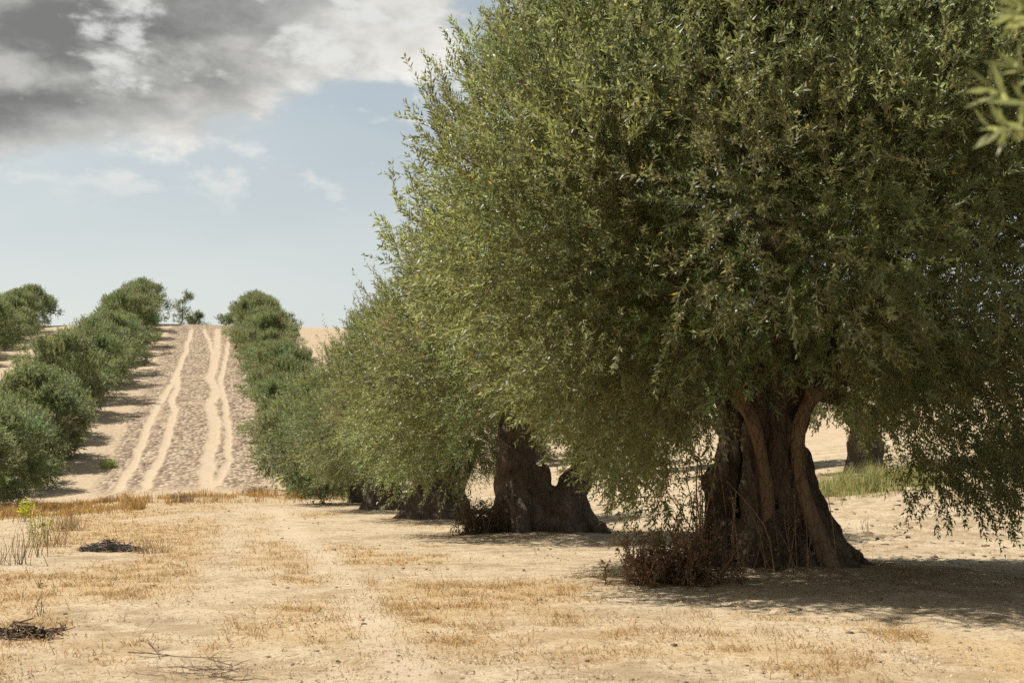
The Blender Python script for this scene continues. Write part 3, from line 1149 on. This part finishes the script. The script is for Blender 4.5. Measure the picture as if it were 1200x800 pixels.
# ------------------------------------------------------------------ a neighbour's branch reaching in overhead
def overhead_tree():
    x, y = 7.5, 1.5
    o = thing('olive_tree', 'olive with a blurred leafy branch reaching in above the field', 'olive tree', (x, y, hz(x, y) - .05), 0.0, 'old olives in the field row')
    add('crown', cm, [M_LEAF, M_TWIG], o)
    add('trunk', PROTOS[1][1], M_BARK, o)
    tip = CO + 1.75 * (CF + (1118 - 600) / FPX * CR - (26 - 400) / FPX * CU) - np.array([x, y, hz(x, y) - .05])
    g = Geo()
    r = np.random.default_rng(3)
    a = np.array([-.7, 0, 2.4])
    root_b = tip + np.array([1.15, -.05, .35])
    sp = spline(np.array([(*a, .07), (*((a + root_b) / 2 + (0, 0, .4)), .04), (*root_b, .018), (*(tip + np.array([.45, 0, .16])), .008), (*(tip + np.array([.12, 0, .03])), .003)]), 22)
    g.tube(sp[:, :3], sp[:, 3], 6, (.35, .3, .2, 1), 1)
    Ps, As = [], []
    for k in range(64):
        s = r.uniform(.72, 1.0)
        q = sp[int(s * 21), :3]
        Ps.append(q + r.normal(0, .02, 3))
        As.append(np.array([-1, .0, -.25]) + r.normal(0, .30, 3))
    Ps, As = np.array(Ps), np.array(As)
    tint = np.concatenate([np.ones((64, 3)), r.uniform(1.2, 1.8, (64, 1))], -1)
    leaf_block(Ps, As, 10, .085, .062, .0095, r, .1 * r.normal(size=(64, 3)), tint, g, True)
    # a second spray lower down
    P2 = tip + np.array([.13, .02, -.10]) + r.normal(0, .02, (5, 3))
    leaf_block(P2, np.array([[-.9, 0, .2]]) + r.normal(0, .3, (5, 3)), 8, .06, .055, .0095, r, np.zeros((5, 3)), tint[:5], g, True)
    sp = spline(np.array([(*sp[14, :3], .01), (*(tip + np.array([.45, .05, -.02])), .006), (*(tip + np.array([.13, .02, -.10])), .003)]), 8)
    g.tube(sp[:, :3], sp[:, 3], 5, (.35, .3, .2, 1), 1)
    add('branch', g.mesh('branch'), [M_LEAF, M_TWIG], o)


overhead_tree()


# ------------------------------------------------------------------ weeds, grass, litter
def blades(P, h, w, r, lean=.5, col=None, geo=None, dirn=None):
    """single bent grass blades: two quads' worth of taper in three triangles"""
    T = len(P)
    h = np.asarray(h).reshape(-1, 1) * np.ones((T, 1))
    a = r.uniform(0, 2 * np.pi, T)
    s = np.stack([np.cos(a), np.sin(a), np.zeros(T)], -1)
    f = unit(r.normal(size=(T, 3)) * np.array([1, 1, 0]))
    ln = r.uniform(.15, 1, (T, 1)) * lean
    mid = P + np.array([0, 0, 1.0]) * h * .55 + f * h * ln * .25
    tip = P + np.array([0, 0, 1.0]) * h * np.maximum(1 - .35 * ln, .2) + f * h * ln
    v = np.stack([P - s * w * .5, P + s * w * .5, mid + s * w * .35, mid - s * w * .35, tip], 1).reshape(-1, 3)
    k = np.arange(T)[:, None] * 5
    c = np.repeat(col, 5, 0)
    geo.put(v, k + np.array([[0, 1, 2, 3]]), k + np.array([[3, 2, 4]]), c, 0)


def straw_col(T, r, hue=(1, 1, 1)):
    c = np.array(hue) * r.uniform(.6, 1.25, (T, 1))
    o = r.random((T, 1)) < .35
    c = np.where(o, c * np.array([.95, .76, .56]), c)
    return np.concatenate([c, np.ones((T, 1))], -1)


def field_grass():
    r = np.random.default_rng(21)
    g = Geo()
    # candidate points, denser near; kept where the straw grows
    Y = 4.3 * (60 / 4.3) ** r.random(600000)
    X = -.32 * Y - 1 + r.random(len(Y)) * (.32 * Y + 1 + .62 * Y)
    z = straw_zone(X, Y)
    tuft = sm(fbm(X * 2.6, Y * 1.7, 3, 91), -.05, .30)
    k = r.random(len(Y)) < (z ** 1.2) * (.10 + .9 * tuft) * .95 + .008
    X, Y = X[k], Y[k]
    T = len(X)
    P = np.stack([X, Y, land(X, Y) - .005], -1)
    big = r.random(T) < .05
    h = r.uniform(.015, .055, T) * (1 + 1.6 * big) * (1 + Y / 50)
    w = .0030 + .0003 * Y
    blades(P, h, w[:, None], r, 3.2, straw_col(T, r), g)
    add('dry_grass', g.mesh('dry_grass'), M_STRAW, kind='stuff', label='short dry straw-coloured grass scattered over the field', cat='grass')


field_grass()


def bank_grass():
    r = np.random.default_rng(22)
    g = Geo()
    T = 36000
    X = np.where(r.random(T) < .4, r.uniform(-14, -2.5, T), r.uniform(-17, 7.0, T))
    off = r.normal(0, 1.7, T) - np.where(X < -2.5, np.abs(r.normal(0, 4.0, T)), 0)
    Y = 57 + .45 * X + off
    cl = sm(fbm(X * .8, Y * .5, 3, 14), -.25, .35)
    k = r.random(T) < cl
    X, Y = X[k], Y[k]
    T = len(X)
    P = np.stack([X, Y, land(X, Y) - .01], -1)
    c = straw_col(T, r, (1.3, 1.27, 1.2))
    dk = (fbm(X * .5, Y * .5, 2, 18) > .12)[:, None]
    c[:, :3] = np.where(dk, c[:, :3] * np.array([.68, .62, .56]), c[:, :3])
    gr = (r.random((T, 1)) < .10)
    c[:, :3] = np.where(gr, c[:, :3] * np.array([.55, .75, .5]), c[:, :3])
    blades(P, r.uniform(.12, .5, T) * (.6 + .7 * sm(fbm(X * .9, Y * .6, 2, 29), -.2, .4)), .026, r, .9, c, g)
    add('bank_grass', g.mesh('bank_grass'), M_STRAW, kind='stuff', label='tangled tall dry grass along the bank below the hillside', cat='grass')


bank_grass()


def green_grass():
    r = np.random.default_rng(23)
    g = Geo()
    T = 9000
    c0 = ground_at(1015, 574)
    X = c0[0] + r.normal(0, 1.0, T) * np.where(r.random(T) < .3, 1.5, .8)
    Y = c0[1] + r.normal(0, .9, T)
    X = c0[0] + (X - c0[0]) * 1.3
    dens = sm(fbm(X * 1.6, Y * 1.6, 2, 44), -.3, .25)
    k = r.random(T) < dens
    X, Y = X[k], Y[k]
    T = len(X)
    P = np.stack([X, Y, land(X, Y) - .02], -1)
    fall = np.exp(-(((X - c0[0]) / 2.0) ** 2 + ((Y - c0[1]) / 1.3) ** 2))
    c = np.ones((T, 4))
    c[:, :3] = r.uniform(.7, 1.25, (T, 1))
    dry = r.random((T, 1)) < .4
    c[:, :3] = np.where(dry, c[:, :3] * np.array([1.5, 1.15, 1.0]), c[:, :3])
    blades(P, r.uniform(.25, .9, T) * (.5 + .6 * dens[k]) * (.3 + .7 * fall), .016, r, .55, c, g)
    add('green_grass', g.mesh('green_grass'), M_GREENGRASS, kind='stuff', label='patch of tall pale green grass below the tree behind the huge olive', cat='grass')


green_grass()


def clods():
    r = np.random.default_rng(24)
    g = Geo()
    # a lumpy octahedron-based clod, scattered
    base = np.array([[1, 0, 0], [0, 1, 0], [-1, 0, 0], [0, -1, 0], [0, 0, 1], [.7, .7, .55], [-.7, .7, .55], [-.7, -.7, .55], [.7, -.7, .55], [.75, .7, -.2], [-.7, .75, -.2], [-.75, -.7, -.2], [.7, -.75, -.2]], float)
    tr = []
    ring = [0, 9, 1, 10, 2, 11, 3, 12]
    top = [5, 6, 7, 8]
    lo = {0: (8, 5), 1: (5, 6), 2: (6, 7), 3: (7, 8)}
    for m in range(4):
        a, b = lo[m]
        tr += [(m, b, a), (a, b, 4)]
        nx = (m + 1) % 4
        d = 9 + m
        tr += [(m, d, b), (d, nx, b)]
    tr = np.array(tr)
    N = 7500
    Y = 4.6 * (45 / 4.6) ** r.random(N)
    X = -.30 * Y - .8 + r.random(N) * (.30 * Y + .8 + .78 * Y)
    cl = fbm(X * .7, Y * .7, 3, 51)
    pl = sm(X, 6.5, 8.5) * sm(Y, 12, 15)
    k = r.random(N) < np.clip(.22 + .9 * cl + .8 * pl, .06, 1)
    X, Y, pl = X[k], Y[k], pl[k]
    N = len(X)
    s = (.004 + .011 * r.random(N) ** 4) * (1 + 1.3 * pl) * (1 + .03 * Y)
    a = r.uniform(0, 6.28, N)
    V = base[None] * (1 + .28 * r.normal(size=(N, 13, 1))) * s[:, None, None] * np.stack([r.uniform(.8, 1.5, N), r.uniform(.7, 1.2, N), r.uniform(.5, .95, N)], -1)[:, None, :]
    ca, sa = np.cos(a)[:, None], np.sin(a)[:, None]
    V = np.stack([V[..., 0] * ca - V[..., 1] * sa, V[..., 0] * sa + V[..., 1] * ca, V[..., 2]], -1)
    V = V + np.stack([X, Y, land(X, Y) + s * .25], -1)[:, None, :]
    T = (np.arange(N)[:, None, None] * 13 + tr[None]).reshape(-1, 3)
    br = r.uniform(.35, 1.1, (N, 1)) 
    c = np.concatenate([np.array([.33, .24, .15]) * br, np.ones((N, 1))], -1)
    g.put(V.reshape(-1, 3), None, T, np.repeat(c, 13, 0))
    add('earth_clods', g.mesh('earth_clods'), M_CLOD, kind='stuff', label='small brown earth clods strewn over the field', cat='clods')


clods()


def litter():
    r = np.random.default_rng(25)
    g = Geo()
    N = 9000
    Y = 4.6 * (30 / 4.6) ** r.random(N)
    X = -.30 * Y - .8 + r.random(N) * (.30 * Y + .8 + .75 * Y)
    k = r.random(N) < np.clip(.3 + .9 * fbm(X * .9, Y * .9, 3, 58), .03, 1)
    X, Y = X[k], Y[k]
    N = len(X)
    P = np.stack([X, Y, land(X, Y) + .012], -1)
    a = r.uniform(0, 6.28, N)
    d = np.stack([np.cos(a), np.sin(a), r.normal(0, .15, N)], -1)
    L = r.uniform(.02, .07, (N, 1)) * (1 + 1.2 * (r.random((N, 1)) < .08))
    w = np.stack([-np.sin(a), np.cos(a), np.zeros(N)], -1) * r.uniform(.002, .007, (N, 1))
    up = np.array([0, 0, .008])
    v = np.stack([P - d * L * .5, P + w + up, P + d * L * .5, P - w + up], 1).reshape(-1, 3)
    br = r.uniform(.4, 1.3, (N, 1))
    c = np.concatenate([np.array([.34, .22, .12]) * br, np.ones((N, 1))], -1)
    g.put(v, np.arange(N * 4).reshape(-1, 4), None, np.repeat(c, 4, 0))
    add('fallen_leaves', g.mesh('fallen_leaves'), M_STICK, kind='stuff', label='brown fallen olive leaves and twig bits on the soil', cat='leaf litter')


litter()


def shrub(name, label, cat, px, py, h, w, stems, n_leaf, leaf_l, leaf_w, mat, stem_col=(.25, .17, .10), seed=1, lean=.5, group=None, hue=(1, 1, 1), top_only=False, at=None, dy=.6):
    """a many-stemmed dry weed or sucker clump: each stem a child-free strand, leaves along it"""
    p = ground_at(px, py) if at is None else np.array(at)
    x, y = float(p[0]), float(p[1])
    o = thing(name, label, cat, (x, y, hz(x, y)), R(-YAW), group)
    r = np.random.default_rng(seed)
    g, gl = Geo(), Geo()
    Ps, As = [], []
    for s in range(stems):
        b = np.array([r.normal(0, w * .28), r.normal(0, w * .28 * dy), -.03])
        hh = h * r.uniform(.45, 1.0) * (1 - .3 * min(abs(b[0]) / w, 1))
        e = b + np.array([r.normal(0, lean * hh * .5), r.normal(0, lean * hh * .5), hh])
        m = (b + e) / 2 + r.normal(0, hh * .07, 3)
        sp = spline(np.array([(*b, .0030), (*m, .0023), (*e, .0011)]) , 7)
        g.tube(sp[:, :3], sp[:, 3] * (1 + h), 4, (*(np.array(stem_col) * r.uniform(.6, 1.3)), 1), 0, False)
        for q in range(n_leaf):
            u = r.uniform(.55 if top_only else .12, 1.0)
            Ps.append(sp[min(int(u * 6), 6), :3] + r.normal(0, .012, 3))
            As.append(r.normal(0, 1, 3) + np.array([0, 0, .5]))
    add('stems', g.mesh('stems', True), M_STICK, o, kind='stuff')
    if Ps:
        T = len(Ps)
        tint = np.concatenate([np.tile(np.array(hue, float), (T, 1)), r.uniform(.6, 1.3, (T, 1))], -1)
        leaf_block(np.array(Ps), np.array(As), 3, leaf_l * 1.4, leaf_l, leaf_w, r, .1 * r.normal(size=(T, 3)), tint, gl, False)
        add('leaves', gl.mesh('leaves'), [mat], o, kind='stuff')
    return o


t1x, t1y = NEAR_TREES[0]


def by_tree(i, dx, dy):
    """a point beside a field tree, in camera-right / away offsets"""
    tx, ty = NEAR_TREES[i]
    return (tx + dx * CR[0] + dy * CF[0], ty + dx * CR[1] + dy * CF[1], 0)


shrub('dry_shrub', 'brown dry leafy shrub at the left foot of the huge olive', 'shrub', 0, 0, .60, .85, 110, 24, .040, .018, M_DRYLEAF, seed=2, lean=.7, at=ground_at(793, 684))
shrub('dry_weed', 'wispy dead stalks climbing against the huge folded trunk', 'weed', 0, 0, 1.0, .95, 18, 9, .034, .016, M_DRYLEAF, (.30, .2, .12), 3, .35, at=by_tree(0, -.30, -.85), dy=.3)
shrub('dry_weed', 'thin dead suckers at the left edge of the huge folded trunk', 'weed', 0, 0, 1.35, .5, 22, 26, .036, .016, M_DRYLEAF, (.30, .2, .12), 4, .5, at=by_tree(0, -.85, -.25), dy=.5)
shrub('dry_shrub', 'dark sucker clump at the left foot of the forked olive trunk', 'shrub', 0, 0, .75, .7, 60, 22, .05, .02, M_DRYLEAF, seed=5, hue=(.6, .7, .7), at=by_tree(1, -.95, -.5))
shrub('dry_weed', 'small pale dry weed right of the huge olive root', 'weed', 1015, 625, .38, .15, 6, 6, .022, .008, M_STRAW, (.45, .33, .2), 6, .3)
shrub('tall_weed', 'tall thin weed with yellow-green tips beside the pale path', 'weed', 45, 652, .85, .30, 9, 10, .045, .016, M_WEED, (.28, .25, .12), 7, .35, top_only=True, hue=(1.5, 1.3, .6))
shrub('tall_weed', 'leafless brown weed stalks beside the tall yellow-green weed', 'weed', 18, 662, .50, .45, 26, 2, .025, .008, M_STRAW, (.24, .17, .10), 8, .6)
shrub('tall_weed', 'bushy pale dry weed behind the tall yellow-green weed', 'weed', 55, 640, .55, .5, 40, 5, .03, .007, M_STRAW, (.42, .32, .18), 9, .6)
shrub('dry_weed', 'single dark upright stalk by the twig heap', 'weed', 50, 722, .22, .05, 3, 3, .018, .01, M_DRYLEAF, (.13, .08, .05), 10, .25)
shrub('dry_weed', 'sparse brown weed with seed heads above the twig heap', 'weed', 45, 690, .12, .12, 8, 3, .018, .012, M_DRYLEAF, (.18, .11, .06), 11, .5)
shrub('green_weed', 'small pale green weed tuft on the hillside between tree shadows', 'weed', 127, 548, .75, .9, 60, 5, .12, .03, M_WEED, (.3, .33, .15), 12, .4, hue=(1.6, 1.7, 1.4))
shrub('green_weed', 'low green weed under the hanging skirt of the huge olive', 'weed', 735, 600, .45, .3, 12, 8, .05, .01, M_WEED, (.25, .26, .12), 13, .3)


def stick_heap(name, label, px, py, w, h, n, col, seed, length):
    p = ground_at(px, py)
    x, y = float(p[0]), float(p[1])
    o = thing(name, label, 'brush heap', (x, y, hz(x, y)), R(-YAW))
    r = np.random.default_rng(seed)
    g = Geo()
    for k in range(n):
        rr = r.random() ** .6
        a = r.uniform(0, 6.28)
        c = np.array([math.cos(a) * rr * w * .5, math.sin(a) * rr * w * .35, r.uniform(.0, 1) * h * (1 - rr * .8) + .008])
        b = r.uniform(0, 6.28)
        d = unit(np.array([math.cos(b), math.sin(b), r.normal(0, .28)]))
        L = length * r.uniform(.4, 1.1)
        q0, q1 = c - d * L * .5, c + d * L * .5
        q0[2], q1[2] = max(q0[2], .004), max(q1[2], .004)
        m = (q0 + q1) / 2 + r.normal(0, L * .06, 3)
        m[2] = max(m[2], .006)
        g.tube(np.stack([q0, m, q1]), np.array([1, .85, .4]) * r.uniform(.003, .008), 5, (*(np.array(col) * r.uniform(.4, 1.5)), 1), 0, False)
    add('twigs', g.mesh('twigs', True), M_STICK, o, kind='stuff')


stick_heap('twig_heap', 'low round heap of dark grey cut twigs in the dry grass', 128, 646, .85, .17, 300, (.10, .085, .08), 31, .22)
stick_heap('twig_heap', 'tangle of brown dead twigs beside the single upright stalk', 22, 748, .46, .10, 110, (.13, .085, .055), 32, .16)


def fallen_stick(label, pix, rad, col, seed):
    pts = [ground_at(a, b) for a, b in pix]
    c = np.mean(pts, 0)
    o = bpy.data.objects
    g = Geo()
    r = np.random.default_rng(seed)
    P = np.array([[p[0] - c[0], p[1] - c[1], hz(p[0], p[1]) - hz(c[0], c[1]) + rad + .012 + .01 * r.random()] for p in pts])
    sp = spline(P, 14)
    g.tube(sp, np.linspace(rad, rad * .4, 14), 6, (*col, 1), 0, True, .3, seed)
    for k in range(4):
        s = sp[int(r.integers(4, 12))]
        e = s + np.array([r.normal(0, .06), r.normal(0, .08), abs(r.normal(0, .03))])
        g.tube(np.stack([s, (s + e) / 2 + r.normal(0, .008, 3), e]), np.array([rad * .6, rad * .45, rad * .2]), 5, (*col, 1), 0, False)
    add('fallen_stick', g.mesh('fallen_stick', True), M_STICK, None, (c[0], c[1], hz(c[0], c[1])), label, 'stick', 'fallen sticks on the field')


fallen_stick('long thin brown stick lying across the bare soil', [(150, 769), (180, 772), (215, 774), (270, 778)], .0035, (.15, .09, .055), 1)
fallen_stick('short dark forked stick lying by the twig tangle', [(45, 752), (62, 745), (77, 737)], .008, (.07, .045, .035), 2)
fallen_stick('pale thin stick on the bare wheel line', [(200, 661), (213, 665), (226, 668)], .007, (.38, .28, .18), 3)
fallen_stick('slim crooked twig crossing the bare patch', [(172, 755), (182, 766), (186, 775)], .004, (.2, .12, .08), 4)

_fr = np.random.default_rng(91)
for k in range(16):
    a0, b0 = _fr.uniform(190, 292), _fr.uniform(783, 799)
    an = _fr.uniform(-.25, .25) + (3.14 if _fr.random() < .5 else 0)
    ln = _fr.uniform(18, 55)
    fallen_stick('thin dead twig in the loose scatter beside the long fallen stick',
                 [(a0, b0), (a0 + ln * .5 * math.cos(an), b0 + ln * .5 * math.sin(an) + _fr.normal(0, 1.5)), (a0 + ln * math.cos(an), b0 + ln * math.sin(an))],
                 _fr.uniform(.0015, .0032), tuple(np.array([.19, .12, .075]) * _fr.uniform(.6, 1.3)), 100 + k)


def crumbs():
    """fine soil crumbs: four-sided specks"""
    r = np.random.default_rng(26)
    N = 70000
    Y = 4.5 * (22 / 4.5) ** r.random(N)
    X = -.30 * Y - .6 + r.random(N) * (.30 * Y + .6 + .75 * Y)
    k = r.random(N) < np.clip(.30 + 1.3 * fbm(X * 1.1, Y * 1.1, 4, 67), .02, 1)
    X, Y = X[k], Y[k]
    N = len(X)
    s = (.0025 + .007 * r.random(N) ** 3) * (1 + .05 * Y)
    a = r.uniform(0, 6.28, (N, 1)) + np.array([[0, 2.1, 4.2]])
    rad = s[:, None] * r.uniform(.6, 1.5, (N, 3))
    zg = land(X, Y)
    v = np.stack([X[:, None] + np.cos(a) * rad, Y[:, None] + np.sin(a) * rad, np.repeat(zg[:, None] - .001, 3, 1)], -1)
    top = np.stack([X, Y, zg + s * r.uniform(.25, .7, N) + .004], -1)[:, None, :]
    V = np.concatenate([v, top], 1).reshape(-1, 3)
    T = (np.arange(N)[:, None, None] * 4 + np.array([[0, 1, 3], [1, 2, 3], [2, 0, 3]])[None]).reshape(-1, 3)
    c = np.concatenate([np.array([.42, .31, .20]) * r.uniform(.3, 1.25, (N, 1)), np.ones((N, 1))], -1)
    g = Geo()
    g.put(V, None, T, np.repeat(c, 4, 0))
    add('soil_crumbs', g.mesh('soil_crumbs'), M_CLOD, kind='stuff', label='fine brown soil crumbs covering the bare ground', cat='soil')


crumbs()


shrub('tall_weed', 'slender weed with yellow flower heads in front of the first left-row olive', 'weed', 28, 612, .95, .5, 16, 9, .06, .03, M_WEED, (.30, .28, .14), 41, .35, top_only=True, hue=(2.3, 2.0, .5))
shrub('dry_weed', 'rounded straw-pale dry weed on the bank by the pale path', 'weed', 78, 622, .55, .8, 70, 5, .04, .010, M_STRAW, (.34, .25, .14), 42, .7)
shrub('dry_weed', 'reddish-brown low dry weed on the bank at the lane foot', 'weed', 215, 588, .55, 1.1, 80, 6, .06, .018, M_DRYLEAF, (.26, .18, .10), 43, .8)
shrub('dry_weed', 'dark brown dry weed on the bank near the right-hand row', 'weed', 300, 580, .6, 1.6, 110, 7, .07, .02, M_DRYLEAF, (.24, .16, .09), 44, .8)
shrub('dry_weed', 'pale thin weed with seed heads beside the dark twig heap', 'weed', 172, 648, .30, .5, 40, 3, .02, .008, M_STRAW, (.34, .24, .13), 45, .7)
